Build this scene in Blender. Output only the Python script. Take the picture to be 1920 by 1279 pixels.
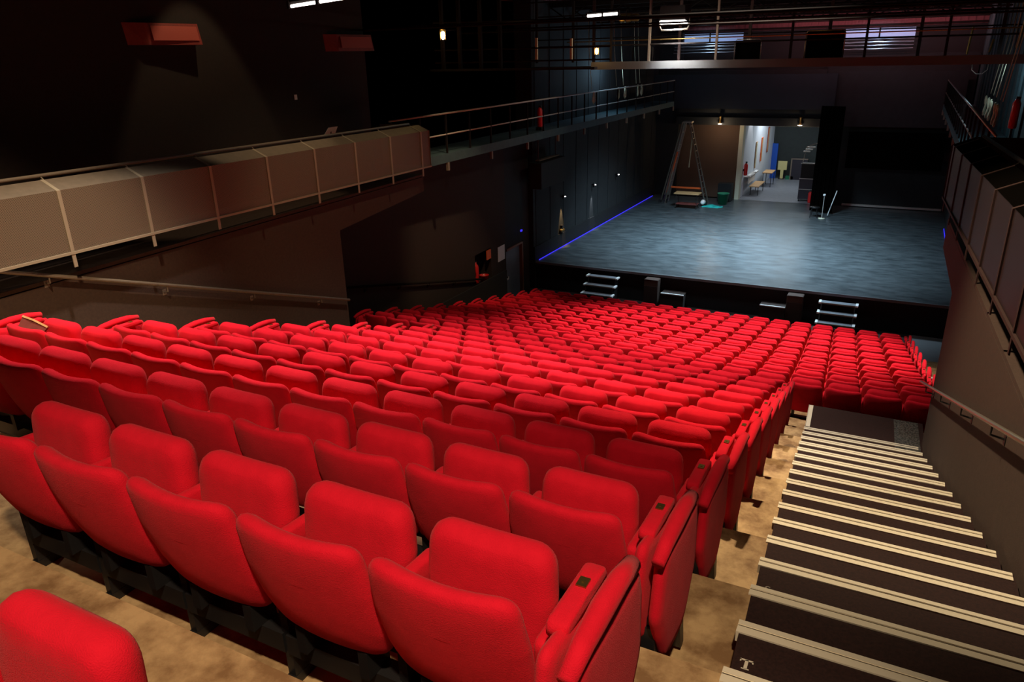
import bpy, bmesh, math, random
from mathutils import Vector, Matrix
random.seed(7)
sc = bpy.context.scene
for o in list(bpy.data.objects): bpy.data.objects.remove(o)
COL = sc.collection
PI = math.pi

# ------------------------------------------------------------------ camera
# world: x to the right, y towards the stage, z up; the camera stands at the origin, the pit floor lies 7.8 m below
cd = bpy.data.cameras.new('camera'); cam = bpy.data.objects.new('camera', cd); COL.objects.link(cam)
cd.sensor_width = 36.0; cd.lens = 1388.0/1920*36.0; cd.clip_start = 0.05; cd.clip_end = 200
R = Matrix(((0.89041644, -0.14506046, 0.43141167),
            (0.45458514, 0.33050794, -0.82711357),
            (-0.02260351, 0.93258885, 0.36023203)))
cam.matrix_world = R.to_4x4()
sc.camera = cam

# ------------------------------------------------------------------ world, exposure, large lights
w = bpy.data.worlds.new('world'); sc.world = w; w.use_nodes = True
w.node_tree.nodes['Background'].inputs[0].default_value = (0.5, 0.55, 0.7, 1)
w.node_tree.nodes['Background'].inputs[1].default_value = 0.0
sc.view_settings.view_transform = 'Standard'; sc.view_settings.look = 'None'
sc.view_settings.exposure = 0.0; sc.view_settings.gamma = 1.0
sc.view_settings.use_curve_mapping = False

def look(o, target):
    d = Vector(target) - o.location
    o.rotation_euler = d.to_track_quat('-Z', 'Y').to_euler()
def spot(name, loc, target, energy, color, angle=60, blend=.5, size=.15):
    l = bpy.data.lights.new(name, 'SPOT'); l.energy = energy; l.color = color
    l.spot_size = math.radians(angle); l.spot_blend = blend; l.shadow_soft_size = size
    o = bpy.data.objects.new(name, l); COL.objects.link(o); o.location = loc; look(o, target); return o
def area(name, loc, target, energy, color, sx=1, sy=1, spread=180):
    l = bpy.data.lights.new(name, 'AREA'); l.shape = 'RECTANGLE'; l.size = sx; l.size_y = sy
    l.energy = energy; l.color = color; l.spread = math.radians(spread)
    o = bpy.data.objects.new(name, l); COL.objects.link(o); o.location = loc; look(o, target); return o
def point(name, loc, energy, color, size=.05):
    l = bpy.data.lights.new(name, 'POINT'); l.energy = energy; l.color = color; l.shadow_soft_size = size
    o = bpy.data.objects.new(name, l); COL.objects.link(o); o.location = loc; return o

WARM = (1.0, 0.72, 0.42); WHITE = (1.0, 0.87, 0.72); COOL = (0.58, 0.83, 1.0)
# house lamps in the auditorium ceiling, and an added fill for the recess
spot('house_light_back', (0.5, -.7, 3.4), (-1.3, .6, -2.0), 1350, (1, .78, .52), 56, .6, .12)
spot('house_light_rear', (-5.8, 5.8, 5.6), (-5.4, 5.2, -3.4), 4200, WHITE, 56, .7, .15)
spot('house_light_aisle', (-2.6, 6.4, 4.6), (.7, 6.4, -3.6), 3400, (1, .78, .5), 50, .8, .12)
spot('house_light_middle', (-3.9, 10.2, 5.4), (-3.9, 9.6, -4.6), 5200, WHITE, 62, .9, .15)
spot('house_light_front', (-3.4, 17.2, 5.4), (-2.8, 16.0, -6.5), 16000, WHITE, 56, 1.0, .15)
spot('house_light_left_wall', (-8.9, 8.9, 2.6), (-9.9, 8.9, -2.2), 150, WARM, 52, .3, .04)
spot('house_light_left', (-4.6, 2.6, 3.4), (-8.4, 4.0, -2.7), 1500, WARM, 46, .6, .1)
spot('house_light_left_far', (-5.0, 9.5, 3.8), (-8.6, 10.6, -3.4), 420, WARM, 52, .7, .1)
spot('recess_fill', (-6.4, 13.4, 3.6), (-10.6, 17.6, -6.7), 1500, WARM, 30, .8, .1)  # added spot that brightens the recessed wall and its niche
# working lights over the stage, the corridor lamp, then two added red fills
area('stage_work_light_middle', (-5.4, 27.0, 1.1), (-5.2, 28.4, -6.8), 1000, COOL, 2.0, 1.0, 95)
area('stage_work_light_front', (-3.0, 24.4, 1.0), (-3.4, 25.2, -6.8), 330, COOL, 1.6, .5, 80)
area('corridor_light', (-5.9, 41.0, -2.6), (-6.3, 41.0, -6.8), 190, (0.86, 0.95, 1.0), .6, 5.0)
area('red_roof_fill', (-1.5, 30.0, .85), (-1.5, 30.2, 3.0), 30, (1, .42, .45), 9.0, 3.0)  # added pink lamp facing up, unseen, tints the stage roof
area('red_gable_fill', (-2.0, 34.6, .9), (-2.0, 37.4, 1.2), 100, (1, .42, .45), 8.0, .3)  # added pink lamp facing the gable, brightens its panels

# ------------------------------------------------------------------ materials
def mat(name, color, rough=.6, metal=0, spec=.5, emit=None, estr=0, noise=None, bump=None, sheen=0):
    m = bpy.data.materials.new(name); m.use_nodes = True; nt = m.node_tree; b = nt.nodes['Principled BSDF']
    b.inputs['Base Color'].default_value = (*color, 1); b.inputs['Roughness'].default_value = rough
    b.inputs['Metallic'].default_value = metal; b.inputs['Specular IOR Level'].default_value = spec
    if sheen:
        b.inputs['Sheen Weight'].default_value = sheen; b.inputs['Sheen Roughness'].default_value = .45
        b.inputs['Sheen Tint'].default_value = (1, .5, .5, 1)
    if emit:
        b.inputs['Emission Color'].default_value = (*emit, 1); b.inputs['Emission Strength'].default_value = estr
    tc = None
    if noise:   # (color2, scale, lo, hi)
        c2, s, lo, hi = noise
        tc = nt.nodes.new('ShaderNodeTexCoord'); n = nt.nodes.new('ShaderNodeTexNoise')
        n.inputs['Scale'].default_value = s; n.inputs['Detail'].default_value = 6; n.inputs['Roughness'].default_value = .65
        r = nt.nodes.new('ShaderNodeValToRGB'); r.color_ramp.elements[0].position = lo; r.color_ramp.elements[1].position = hi
        r.color_ramp.elements[0].color = (*color, 1); r.color_ramp.elements[1].color = (*c2, 1)
        nt.links.new(tc.outputs['Object'], n.inputs['Vector']); nt.links.new(n.outputs['Fac'], r.inputs['Fac'])
        nt.links.new(r.outputs['Color'], b.inputs['Base Color'])
    if bump:
        s, st = bump
        tc = tc or nt.nodes.new('ShaderNodeTexCoord'); n = nt.nodes.new('ShaderNodeTexNoise')
        n.inputs['Scale'].default_value = s; n.inputs['Detail'].default_value = 3
        bp = nt.nodes.new('ShaderNodeBump'); bp.inputs['Strength'].default_value = st; bp.inputs['Distance'].default_value = .01
        nt.links.new(tc.outputs['Object'], n.inputs['Vector']); nt.links.new(n.outputs['Fac'], bp.inputs['Height'])
        nt.links.new(bp.outputs['Normal'], b.inputs['Normal'])
    return m

M = {}
M['red'] = mat('red_fabric', (.72, .008, .026), .85, spec=.12, noise=((.62, .006, .021), 9, .35, .7), bump=(260, .35), sheen=.1)
M['concrete'] = mat('stained_concrete', (.22, .12, .05), .7, noise=((.52, .345, .17), 4.2, .38, .62), bump=(30, .2))
M['tread'] = mat('brown_stair_covering', (.034, .014, .012), .8, spec=.25, noise=((.016, .007, .007), 60, .3, .7))
M['alu'] = mat('aluminium', (.86, .78, .62), .45, .2)
M['alu_dark'] = mat('aluminium_groove', (.16, .13, .10), .5, .8)
M['steel_black'] = mat('black_steel', (.012, .011, .012), .45)
M['wall'] = mat('brown_black_wall', (.064, .036, .026), .85, noise=((.044, .024, .018), 30, .3, .7), bump=(180, .3))
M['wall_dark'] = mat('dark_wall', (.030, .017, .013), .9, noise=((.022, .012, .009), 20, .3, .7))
M['wall_stage'] = mat('black_blue_wall', (.014, .016, .018), .85, noise=((.008, .009, .011), 4, .3, .7))
M['black'] = mat('black_paint', (.006, .006, .007), .8)
M['velvet'] = mat('black_velvet', (.0022, .0018, .0015), 1.0, spec=0)
M['post'] = mat('pale_taupe_metal', (.34, .285, .215), .5)
M['rail'] = mat('taupe_painted_metal', (.19, .15, .115), .5, noise=((.15, .12, .09), 12, .3, .7))
M['grey_metal'] = mat('grey_painted_metal', (.42, .40, .38), .5, .2)
M['galv'] = mat('galvanised_metal', (.40, .36, .30), .4, .9)
M['dark_metal'] = mat('dark_scaffold_metal', (.012, .009, .008), .9, 0, .12)
M['orange'] = mat('orange_paint', (.75, .12, .02), .5)
M['redpaint'] = mat('bright_red_paint', (.65, .02, .02), .35)
M['darkred'] = mat('dull_red_metal', (.24, .035, .025), .6, noise=((.17, .025, .02), 25, .3, .7))
M['pink'] = mat('pink_roof_deck', (.20, .07, .08), .8, noise=((.14, .05, .06), 8, .3, .7))
M['white'] = mat('white_paint', (.75, .76, .76), .5)
M['corr'] = mat('white_corridor_wall', (.62, .66, .72), .6)
M['cream'] = mat('cream_paint', (.60, .60, .46), .5)
M['greyfloor'] = mat('grey_floor', (.20, .21, .24), .5, noise=((.15, .16, .18), 5, .3, .7))
M['wood'] = mat('light_wood', (.56, .34, .16), .5, noise=((.45, .26, .11), 6, .3, .7))
M['plybrown'] = mat('brown_red_board', (.17, .035, .03), .6, noise=((.11, .025, .02), 14, .3, .7))
M['green'] = mat('green_plastic', (.01, .16, .08), .45)
M['teal'] = mat('teal_light_patch', (.01, .42, .38), .7)
M['blue'] = mat('blue_cloth', (.01, .08, .45), .8)
M['yellow'] = mat('yellow_board', (.62, .55, .25), .6)
M['brass'] = mat('brass_lamp_body', (.32, .21, .07), .35, .9)
M['rope'] = mat('hemp_rope', (.42, .38, .25), .9)
M['upper'] = mat('black_upper_wall', (.016, .011, .008), .9, noise=((.010, .007, .006), 20, .3, .7))
M['dimmed_rail'] = mat('dimmed_red_brown_metal', (.040, .021, .019), .7, spec=.2)  # colour darkened to stand in for weaker light
M['tealwall'] = mat('teal_grey_panels', (.045, .085, .095), .7, noise=((.03, .06, .07), 6, .3, .7))
M['darkglass'] = mat('dark_case', (.02, .02, .03), .4)
M['doorblue'] = mat('grey_blue_door', (.16, .20, .25), .45, noise=((.11, .14, .18), 3, .3, .7))
M['bluewhite'] = mat('lit_blue_window', (.3, .4, .6), .4, emit=(.35, .55, 1.0), estr=.35)
M['coldsheet'] = mat('silver_duct', (.55, .60, .68), .3, .8)
def emis(n, c, s): return mat(n, (c[0]*.5, c[1]*.5, c[2]*.5), .5, emit=c, estr=s)
M['e_white'] = emis('white_lamp_glow', (1, .93, .86), 9)
M['e_tube'] = emis('strip_tube_glow', (1, .88, .80), 5)
M['e_warm'] = emis('warm_bulb_glow', (1, .66, .25), 16)
M['e_blue'] = emis('blue_led_glow', (.05, .035, 1.0), .9)
M['e_soft'] = emis('soft_lamp_glow', (1, .85, .6), 7)
M['e_red'] = emis('red_led_glow', (1, .02, .02), 3)

def stage_floor():
    m = mat('painted_stage_floor', (.035, .05, .06), .36); nt = m.node_tree; b = nt.nodes['Principled BSDF']
    tc = nt.nodes.new('ShaderNodeTexCoord'); mp = nt.nodes.new('ShaderNodeMapping'); mp.inputs['Scale'].default_value = (.9, 2.2, 1)
    n = nt.nodes.new('ShaderNodeTexNoise'); n.inputs['Scale'].default_value = 1.6; n.inputs['Detail'].default_value = 12; n.inputs['Roughness'].default_value = .78
    r = nt.nodes.new('ShaderNodeValToRGB'); r.color_ramp.elements[0].position = .32; r.color_ramp.elements[1].position = .72
    r.color_ramp.elements[0].color = (.018, .022, .025, 1); r.color_ramp.elements[1].color = (.095, .110, .118, 1)
    nt.links.new(tc.outputs['Object'], mp.inputs['Vector']); nt.links.new(mp.outputs['Vector'], n.inputs['Vector'])
    nt.links.new(n.outputs['Fac'], r.inputs['Fac']); nt.links.new(r.outputs['Color'], b.inputs['Base Color'])
    r2 = nt.nodes.new('ShaderNodeMapRange'); r2.inputs['To Min'].default_value = .26; r2.inputs['To Max'].default_value = .42
    nt.links.new(n.outputs['Fac'], r2.inputs['Value']); nt.links.new(r2.outputs['Result'], b.inputs['Roughness'])
    return m
M['stage'] = stage_floor()

def perforated(c=(.20, .155, .115)):
    # punched sheet: round holes on a fine grid
    m = mat('perforated_sheet', c, .5); nt = m.node_tree; b = nt.nodes['Principled BSDF']
    tc = nt.nodes.new('ShaderNodeTexCoord'); mp = nt.nodes.new('ShaderNodeMapping'); mp.vector_type = 'POINT'
    mp.inputs['Rotation'].default_value = (math.radians(45), 0, 0); mp.inputs['Scale'].default_value = (0, 2*PI/.0155, 2*PI/.0155)
    sp = nt.nodes.new('ShaderNodeSeparateXYZ')
    nt.links.new(tc.outputs['Object'], mp.inputs['Vector']); nt.links.new(mp.outputs['Vector'], sp.inputs[0])
    s1 = nt.nodes.new('ShaderNodeMath'); s1.operation = 'SINE'; s2 = nt.nodes.new('ShaderNodeMath'); s2.operation = 'SINE'
    nt.links.new(sp.outputs[1], s1.inputs[0]); nt.links.new(sp.outputs[2], s2.inputs[0])
    mu = nt.nodes.new('ShaderNodeMath'); mu.operation = 'ADD'
    nt.links.new(s1.outputs[0], mu.inputs[0]); nt.links.new(s2.outputs[0], mu.inputs[1])
    gt = nt.nodes.new('ShaderNodeMath'); gt.operation = 'LESS_THAN'; gt.inputs[1].default_value = .75
    nt.links.new(mu.outputs[0], gt.inputs[0]); nt.links.new(gt.outputs[0], b.inputs['Alpha'])
    return m
M['perf'] = perforated(); M['perf_dimmed'] = perforated((.026, .0135, .013))  # second sheet darkened to stand in for weaker light on the right

# ------------------------------------------------------------------ geometry helpers
S = -0.0427                       # the raked seating and its side walls run 2.4 degrees off the stage axis
def A(p): return (p[0] + S*p[1], p[1], p[2])
def I(p): return tuple(p)
class MB:
    def __init__(s, tf=I): s.v = []; s.f = []; s.tf = tf; s.mi = []; s.m = 0
    def add(s, vs, fs, tf=None):
        o = len(s.v); t = tf or s.tf
        s.v += [t(p) for p in vs]; s.f += [tuple(i+o for i in f) for f in fs]; s.mi += [s.m]*len(fs)
        return s
    def box(s, x0, x1, y0, y1, z0, z1, tf=None):
        vs = [(x, y, z) for x in (x0, x1) for y in (y0, y1) for z in (z0, z1)]
        return s.add(vs, [(0,1,3,2),(4,6,7,5),(0,4,5,1),(2,3,7,6),(0,2,6,4),(1,5,7,3)], tf)
    def hull(s, bot, top, tf=None):
        n = len(bot)
        return s.add(list(bot)+list(top), [tuple(range(n))[::-1], tuple(range(n, 2*n))] +
                     [(i, (i+1) % n, n+(i+1) % n, n+i) for i in range(n)], tf)
    def prism_x(s, yz, x0, x1, tf=None):
        return s.hull([(x0, y, z) for y, z in yz], [(x1, y, z) for y, z in yz], tf)
    def prism_y(s, xz, y0, y1, tf=None):
        return s.hull([(x, y0, z) for x, z in xz], [(x, y1, z) for x, z in xz], tf)
    def prism_z(s, xy, z0, z1, tf=None):
        return s.hull([(x, y, z0) for x, y in xy], [(x, y, z1) for x, y in xy], tf)
    def tube(s, pts, r, n=8, closed=False, tf=None):
        t0 = tf or s.tf; P = [Vector(t0(p)) for p in pts]; N = len(P); vs = []; fs = []
        rr = r if isinstance(r, (list, tuple)) else [r]*N
        up = None
        for i, p in enumerate(P):
            a = P[(i-1) % N] if (closed or i > 0) else p; b = P[(i+1) % N] if (closed or i < N-1) else p
            d = (b-a); d = d.normalized() if d.length > 1e-9 else Vector((0, 0, 1))
            if up is None or abs(up.dot(d)) > .98: up = Vector((0, 0, 1)) if abs(d.z) < .9 else Vector((1, 0, 0))
            x = up.cross(d).normalized(); y = d.cross(x); up = y
            vs += [tuple(p + (x*math.cos(2*PI*k/n) + y*math.sin(2*PI*k/n))*rr[i]) for k in range(n)]
        for i in range(N if closed else N-1):
            j = (i+1) % N
            fs += [(i*n+k, i*n+(k+1) % n, j*n+(k+1) % n, j*n+k) for k in range(n)]
        if not closed: fs += [tuple(range(n))[::-1], tuple((N-1)*n+k for k in range(n))]
        return s.add(vs, fs, I)
    def lathe(s, c, prof, n=16, axis='z', tf=None):
        vs = []; fs = []
        for r, h in prof:
            for k in range(n):
                a = 2*PI*k/n; q = (r*math.cos(a), r*math.sin(a), h)
                if axis == 'y': q = (q[0], h, q[1])
                if axis == 'x': q = (h, q[0], q[1])
                vs.append((c[0]+q[0], c[1]+q[1], c[2]+q[2]))
        for i in range(len(prof)-1):
            fs += [(i*n+k, i*n+(k+1) % n, (i+1)*n+(k+1) % n, (i+1)*n+k) for k in range(n)]
        fs += [tuple(range(n))[::-1], tuple((len(prof)-1)*n+k for k in range(n))]
        return s.add(vs, fs, tf)
    def pillow(s, out, fn, prof, tf=None):
        # out: outline (u,v); prof: (scale, depth) rings from front centre to back centre; fn(u,v,d)->xyz
        cu = sum(p[0] for p in out)/len(out); cv = sum(p[1] for p in out)/len(out); n = len(out); vs = []; fs = []
        for sc_, d in prof:
            if isinstance(sc_, tuple): k, ins = sc_
            else: k, ins = sc_, 0
            for u, v in out:
                du, dv = u-cu, v-cv; L = math.hypot(du, dv); q = (k*L-ins)/L
                vs.append(fn(cu+du*q, cv+dv*q, d))
        m = len(prof)
        for i in range(m-1):
            fs += [(i*n+k, (i+1)*n+k, (i+1)*n+(k+1) % n, i*n+(k+1) % n) for k in range(n)]
        fs += [tuple(range(n)), tuple((m-1)*n+k for k in range(n))[::-1]]
        return s.add(vs, fs, tf)
    def mesh(s, name, mats, smooth=False, bevel=0):
        me = bpy.data.meshes.new(name); me.from_pydata(s.v, [], s.f)
        mats = mats if isinstance(mats, list) else [mats]
        for m_ in mats: me.materials.append(m_)
        if len(mats) > 1:
            for p, k in zip(me.polygons, s.mi): p.material_index = k
        bm = bmesh.new(); bm.from_mesh(me); bmesh.ops.recalc_face_normals(bm, faces=bm.faces[:])
        if bevel: bmesh.ops.bevel(bm, geom=bm.edges[:], offset=bevel, segments=2, affect='EDGES', profile=.6)
        bm.to_mesh(me); bm.free()
        if smooth:
            for p in me.polygons: p.use_smooth = True
        me.update(); return me
    def obj(s, name, mats, parent=None, smooth=False, bevel=0, **k):
        o = bpy.data.objects.new(name, s.mesh(name, mats, smooth, bevel)); COL.objects.link(o)
        if parent: o.parent = parent
        for a, b in k.items(): o[a] = b
        return o
def tag(o, label, cat, group=None):
    o['label'] = label; o['category'] = cat
    if group: o['group'] = group
    return o
def empty(name, loc, label, cat, group=None, rz=0):
    o = bpy.data.objects.new(name, None); COL.objects.link(o); o.location = loc; o.rotation_euler.z = rz
    return tag(o, label, cat, group)
def struct(name, mb, m, smooth=False, bevel=0):
    o = mb.obj(name, m, None, smooth, bevel); o['kind'] = 'structure'; return o
def smooth_outline(cs, n=6):
    # cs: (x, y, radius) corners, counter-clockwise
    out = []; N = len(cs)
    for i in range(N):
        p = Vector(cs[i][:2]); a = Vector(cs[i-1][:2]); b = Vector(cs[(i+1) % N][:2]); r = cs[i][2]
        d1 = (a-p).normalized(); d2 = (b-p).normalized(); ang = math.acos(max(-1, min(1, d1.dot(d2))))
        t = min(r/math.tan(ang/2), (a-p).length*.49, (b-p).length*.49)
        p1 = p+d1*t; p2 = p+d2*t
        for k in range(n+1):
            q = k/n; out.append(tuple((p1*(1-q)**2) + p*2*q*(1-q) + p2*q*q))
    # subdivide long edges
    res = []
    for i in range(len(out)):
        a = out[i]; b = out[(i+1) % len(out)]; L = math.hypot(b[0]-a[0], b[1]-a[1]); k = max(1, int(L/.06))
        for j in range(k): res.append((a[0]+(b[0]-a[0])*j/k, a[1]+(b[1]-a[1])*j/k))
    return res

# ------------------------------------------------------------------ tier table
NY = lambda i: 2.353 + .4925*i            # stair nosing positions
NZ = lambda i: -2.262 - .174*i
rows = []                                  # (kind, back-top y, floor z)
for k in range(-2, 10): rows.append(('U', 1.356+.985*k, -2.262-.348*k))
zt = -4.77; ft = []
for j, d in enumerate([0, .265, .265, .26, .24, .225, .215, .215, .215, .215]):
    zt -= d; ft.append(zt-.89)
LOW = [('L', 11.1+.985*j, ft[j]) for j in range(10)]

# ------------------------------------------------------------------ structure: tiers and floor
mb = MB(A)
XL, XR = -6.96, -.218
for i, (t, yt, fz) in enumerate(rows):
    mb.box(-8.43, XR, yt-.02, yt+.967, fz-.6, fz)
struct('floor', mb, M['concrete'])
mb = MB(A)
for j, (t, yt, fz) in enumerate(LOW):
    y0 = yt-.02 if j else yt-.0
    y1 = yt+.967 if j < 9 else yt+1.0
    mb.box(-10.2, 3.0, y0, y1, fz-.45, fz)
struct('floor_lower_tier', mb, M['concrete'])
f = MB(); f.box(-11.6, .95, 20.8, 24, -8.1, -7.8); struct('floor_pit', f, mat('dark_pit_floor', (.022, .014, .012), .7))
f = MB(); f.box(.95, 4.2, 20.8, 24, -8.1, -7.8); struct('floor_pit_right', f, mat('grey_pit_floor', (.16, .16, .17), .7))

# aisle staircase on the right, one thing with its nosings
stair = empty('aisle_staircase', (0, 2.353, -2.262), 'dark brown carpeted staircase with pale metal nosings beside the right wall', 'staircase')
def under(o, parent):
    o.parent = parent; o.matrix_parent_inverse = parent.matrix_world.inverted() if parent.type != 'EMPTY' else Matrix.Translation(-parent.location)
    return o
tr = MB(A)
for i in range(-4, 16):
    tr.box(XR, 1.226, NY(i-1)-.0, NY(i), NZ(i)-.5, NZ(i))
tr.box(XR-.0, 1.30, NY(15), 11.02, NZ(16)-.5, NZ(16))
under(tr.obj('treads', M['tread']), stair)
nos = MB(A)
def nosing_mesh():
    m = MB(); L0, L1 = XR-.01, 1.215
    # ribbed L profile, local y=0 at the front edge
    m.box(L0, L1, -.075, .004, -.048, .004)
    m.m = 1; m.box(L0+.002, L1-.002, -.030, -.026, .0, .0055); m.box(L0+.002, L1-.002, .0, .0055, -.020, -.014)
    m.m = 0; m.box(L0, L1, -.075, -.042, .004, .008); m.box(L0, L1, -.022, .006, .004, .008)
    return m.mesh('nosing', [M['alu'], M['alu_dark']])
nm = nosing_mesh()
for i in range(-4, 17):
    o = bpy.data.objects.new('nosing', nm); COL.objects.link(o); o.location = (S*NY(i), NY(i), NZ(i)); under(o, stair)
m_ = MB(A); m_.box(XR-.0, XR+.06, NY(16)+.03, 11.0, NZ(16)+.001, NZ(16)+.006); m_.box(XR-.004, XR+.004, NY(16)+.03, 11.0, NZ(16)-.04, NZ(16)+.006)
under(m_.obj('side_nosing', M['alu']), stair)
m_ = MB(A); m_.box(.93, 1.24, NY(15)+.02, 11.0, NZ(16)+.002, NZ(16)+.006)
under(m_.obj('tread_plate', mat('studded_plate', (.20, .19, .17), .4, .5, noise=((.06, .06, .055), 45, .45, .55))), stair)

low = empty('lower_staircase', (0, 15, -7), 'small far flight of pale-edged steps at the right of the lower rows', 'staircase')
def LZ(y):
    f_ = (y-11.1+.0)/.985; j = max(0, min(8, int(f_))); q = min(1, max(0, f_-j)); return ft[j]*(1-q)+ft[j+1]*q
tr = MB(A)
for i in range(14):
    y = 12.07+.4925*i; z = LZ(y-.9) if i % 2 else LZ(y-.9); tr.box(1.86, 2.98, y-.4925, y, z-.2, z+.002)
    nn = MB(A); nn.box(1.86, 2.98, y-.06, y, z+.002, z+.012); nn.box(1.86, 2.98, y, y+.006, z-.04, z+.012); under(nn.obj('nosing', M['white']), low)
under(tr.obj('treads', M['tread']), low)

# row letters on the treads
def letter(ch, x, y, z, size, m, label):
    c = bpy.data.curves.new('row_letter', 'FONT'); c.body = ch; c.size = size; c.extrude = .001
    o = bpy.data.objects.new('row_letter', c); COL.objects.link(o)
    bpy.context.view_layer.update()
    me = bpy.data.meshes.new_from_object(o); bpy.data.objects.remove(o); bpy.data.curves.remove(c)
    o = bpy.data.objects.new('row_letter', me); COL.objects.link(o); me.materials.clear(); me.materials.append(m)
    o.location = (x, y, z); return tag(o, label, 'letter')
h = .0015; m_ = MB()
m_.box(.021, .035, .003, .056, 0, h); m_.box(0, .056, .050, .058, 0, h); m_.box(.012, .044, 0, .005, 0, h)
m_.prism_z([(0, .058), (0, .041), (.003, .041), (.009, .051)], 0, h); m_.prism_z([(.056, .058), (.047, .051), (.053, .041), (.056, .041)], 0, h)
o = m_.obj('row_letter', mat('white_letter_paint', (.62, .56, .46), .6)); o.location = (-.300, 2.565, NZ(1)+.002)
tag(o, 'pale serif letter T on the lowest visible dark stair tread', 'letter')
letter('S', -.325, 3.545, NZ(3)+.002, .07, mat('worn_letter_paint', (.22, .19, .16), .6), 'worn letter S half hidden by a stair nosing above the T')

# ------------------------------------------------------------------ theatre seat
def back_mesh():
    out = smooth_outline([(-.235, 0, .09), (.235, 0, .09), (.268, .14, .12), (.268, .34, .12), (.246, .535, .07), (-.246, .535, .07), (-.268, .34, .12), (-.268, .14, .12)])
    def fn(u, v, d):
        a = abs(u)/.262
        y = -.25 + (.535-v)*.27 + .036*a**2 + d*.085 - .022*math.sin(PI*min(1, v/.535))
        return (u, y, .355+v-.010*math.cos(a*PI/2)*(v/.535)**3)
    prof = [(.3, 1.02), (.6, 1.0), (.85, .93), ((1, .022), .80), ((1, .007), .62), (1, .42), ((1, .004), .2), ((1, .016), .06), (.85, -.02), (.6, -.06), (.3, -.08)]
    return MB().pillow(out, fn, prof).mesh('backrest', M['red'], True)
def cushion_mesh():
    out = smooth_outline([(-.215, 0, .06), (.215, 0, .06), (.235, .25, .1), (.225, .425, .085), (-.225, .425, .085), (-.235, .25, .1)])
    def fn(u, v, d): return (u, .035 + v*.08 + d*.125, .385+v*1.06)
    prof = [(.3, 1.0), (.6, .99), (.85, .96), ((1, .025), .88), ((1, .008), .72), (1, .5), ((1, .006), .26), ((1, .022), .09), (.85, .01), (.6, -.03), (.3, -.05)]
    return MB().pillow(out, fn, prof).mesh('seat_cushion', M['red'], True)
def arm_mesh():
    # red padded arm and its upholstered side under it, at x = 0
    m = MB()
    yz = smooth_outline([(-.06, .36, .05), (.10, .40, .05), (.19, .60, .03), (.19, .655, .03), (-.10, .68, .03)], 4)
    prof = [(.5, 1), (.9, .98), ((1, .006), .9), (1, .7), (1, .3), ((1, .006), .1), (.9, .02), (.5, 0)]
    m.pillow(yz, lambda u, v, d: ((d-.5)*.052, u, v), prof)
    return m.mesh('armrest', M['red'], True)
def leg_mesh():
    m = MB(); m.box(-.018, .018, -.05, .09, .04, .42); m.box(-.02, .02, -.16, .16, 0, .045); m.box(-.018, .018, .02, .10, .40, .47)
    return m.mesh('leg', M['steel_black'])
def bar_mesh():
    m = MB(); m.box(-.262, .262, -.03, .03, .345, .385); m.box(-.262, .262, -.06, .02, .16, .25)
    for x in (-.14, .14): m.box(x-.02, x+.02, -.10, .02, .25, .37)
    return m.mesh('seat_frame', M['steel_black'])
ME = dict(back=back_mesh(), cushion=cushion_mesh(), arm=arm_mesh(), leg=leg_mesh(), bar=bar_mesh())
def link(name, me, parent, loc=(0, 0, 0), rz=0):
    o = bpy.data.objects.new(name, me); COL.objects.link(o); o.parent = parent; o.location = loc; o.rotation_euler.z = rz; return o
def make_seat(right_end=False):
    t = bpy.data.objects.new('theatre_seat', None); COL.objects.link(t)
    link('backrest', ME['back'], t); link('seat_cushion', ME['cushion'], t); link('seat_frame', ME['bar'], t)
    link('armrest', ME['arm'], t, (-.27, 0, 0)); link('leg', ME['leg'], t, (-.27, 0, 0))
    if right_end:
        link('armrest', ME['arm'], t, (.27, 0, 0)); link('leg', ME['leg'], t, (.27, 0, 0))
    return t
def copy_tree(o):
    c = o.copy(); COL.objects.link(c)
    for ch in o.children:
        d = ch.copy(); COL.objects.link(d); d.parent = c
    return c
ORD = ['first', 'second', 'third', 'fourth', 'fifth', 'sixth', 'seventh', 'eighth', 'ninth', 'tenth', 'eleventh', 'twelfth', 'thirteenth',
       'fourteenth', 'fifteenth', 'sixteenth', 'seventeenth', 'eighteenth', 'nineteenth']
protos = {False: make_seat(False), True: make_seat(True)}; used = {False: False, True: False}
def place_seat(x0, yt, fz, end, label, group):
    o = protos[end] if not used[end] else copy_tree(protos[end]); used[end] = True
    o.location = (x0 + S*yt, yt+.25, fz); tag(o, label, 'seat', group); return o

# ------------------------------------------------------------------ folded side seat at a row end
def side_panel_mesh():
    # upholstered board seen from the aisle: long shield shape, in the y-z plane
    out = smooth_outline([(.10, .20, .16), (.40, .16, .16), (.56, .40, .15), (.54, .66, .06), (.50, .765, .03), (.0, .80, .05), (-.06, .52, .1)])
    prof = [(.4, 1), (.8, .97), ((1, .016), .88), ((1, .005), .7), (1, .5), ((1, .005), .3), ((1, .016), .12), (.8, .03), (.4, 0)]
    return MB().pillow(out, lambda u, v, d: ((d-.5)*.06, u, v), prof).mesh('seat_panel', M['red'], True)
def side_back_mesh():
    out = smooth_outline([(.02, .34, .12), (.22, .30, .12), (.36, .50, .12), (.36, .76, .05), (-.02, .83, .05), (-.08, .55, .1)])
    prof = [(.4, 1), (.8, .97), ((1, .016), .88), ((1, .005), .7), (1, .5), ((1, .005), .3), ((1, .016), .12), (.8, .03), (.4, 0)]
    return MB().pillow(out, lambda u, v, d: ((d-.5)*.055, u, v), prof).mesh('back_panel', M['red'], True)
def bolster_mesh():
    m = MB(); m.tube([(0, -.05, .80), (0, .06, .825), (0, .20, .832), (0, .34, .825), (0, .46, .80)], [.026, .032, .036, .034, .030], 12)
    return m.mesh('bolster', M['red'], True)
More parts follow.
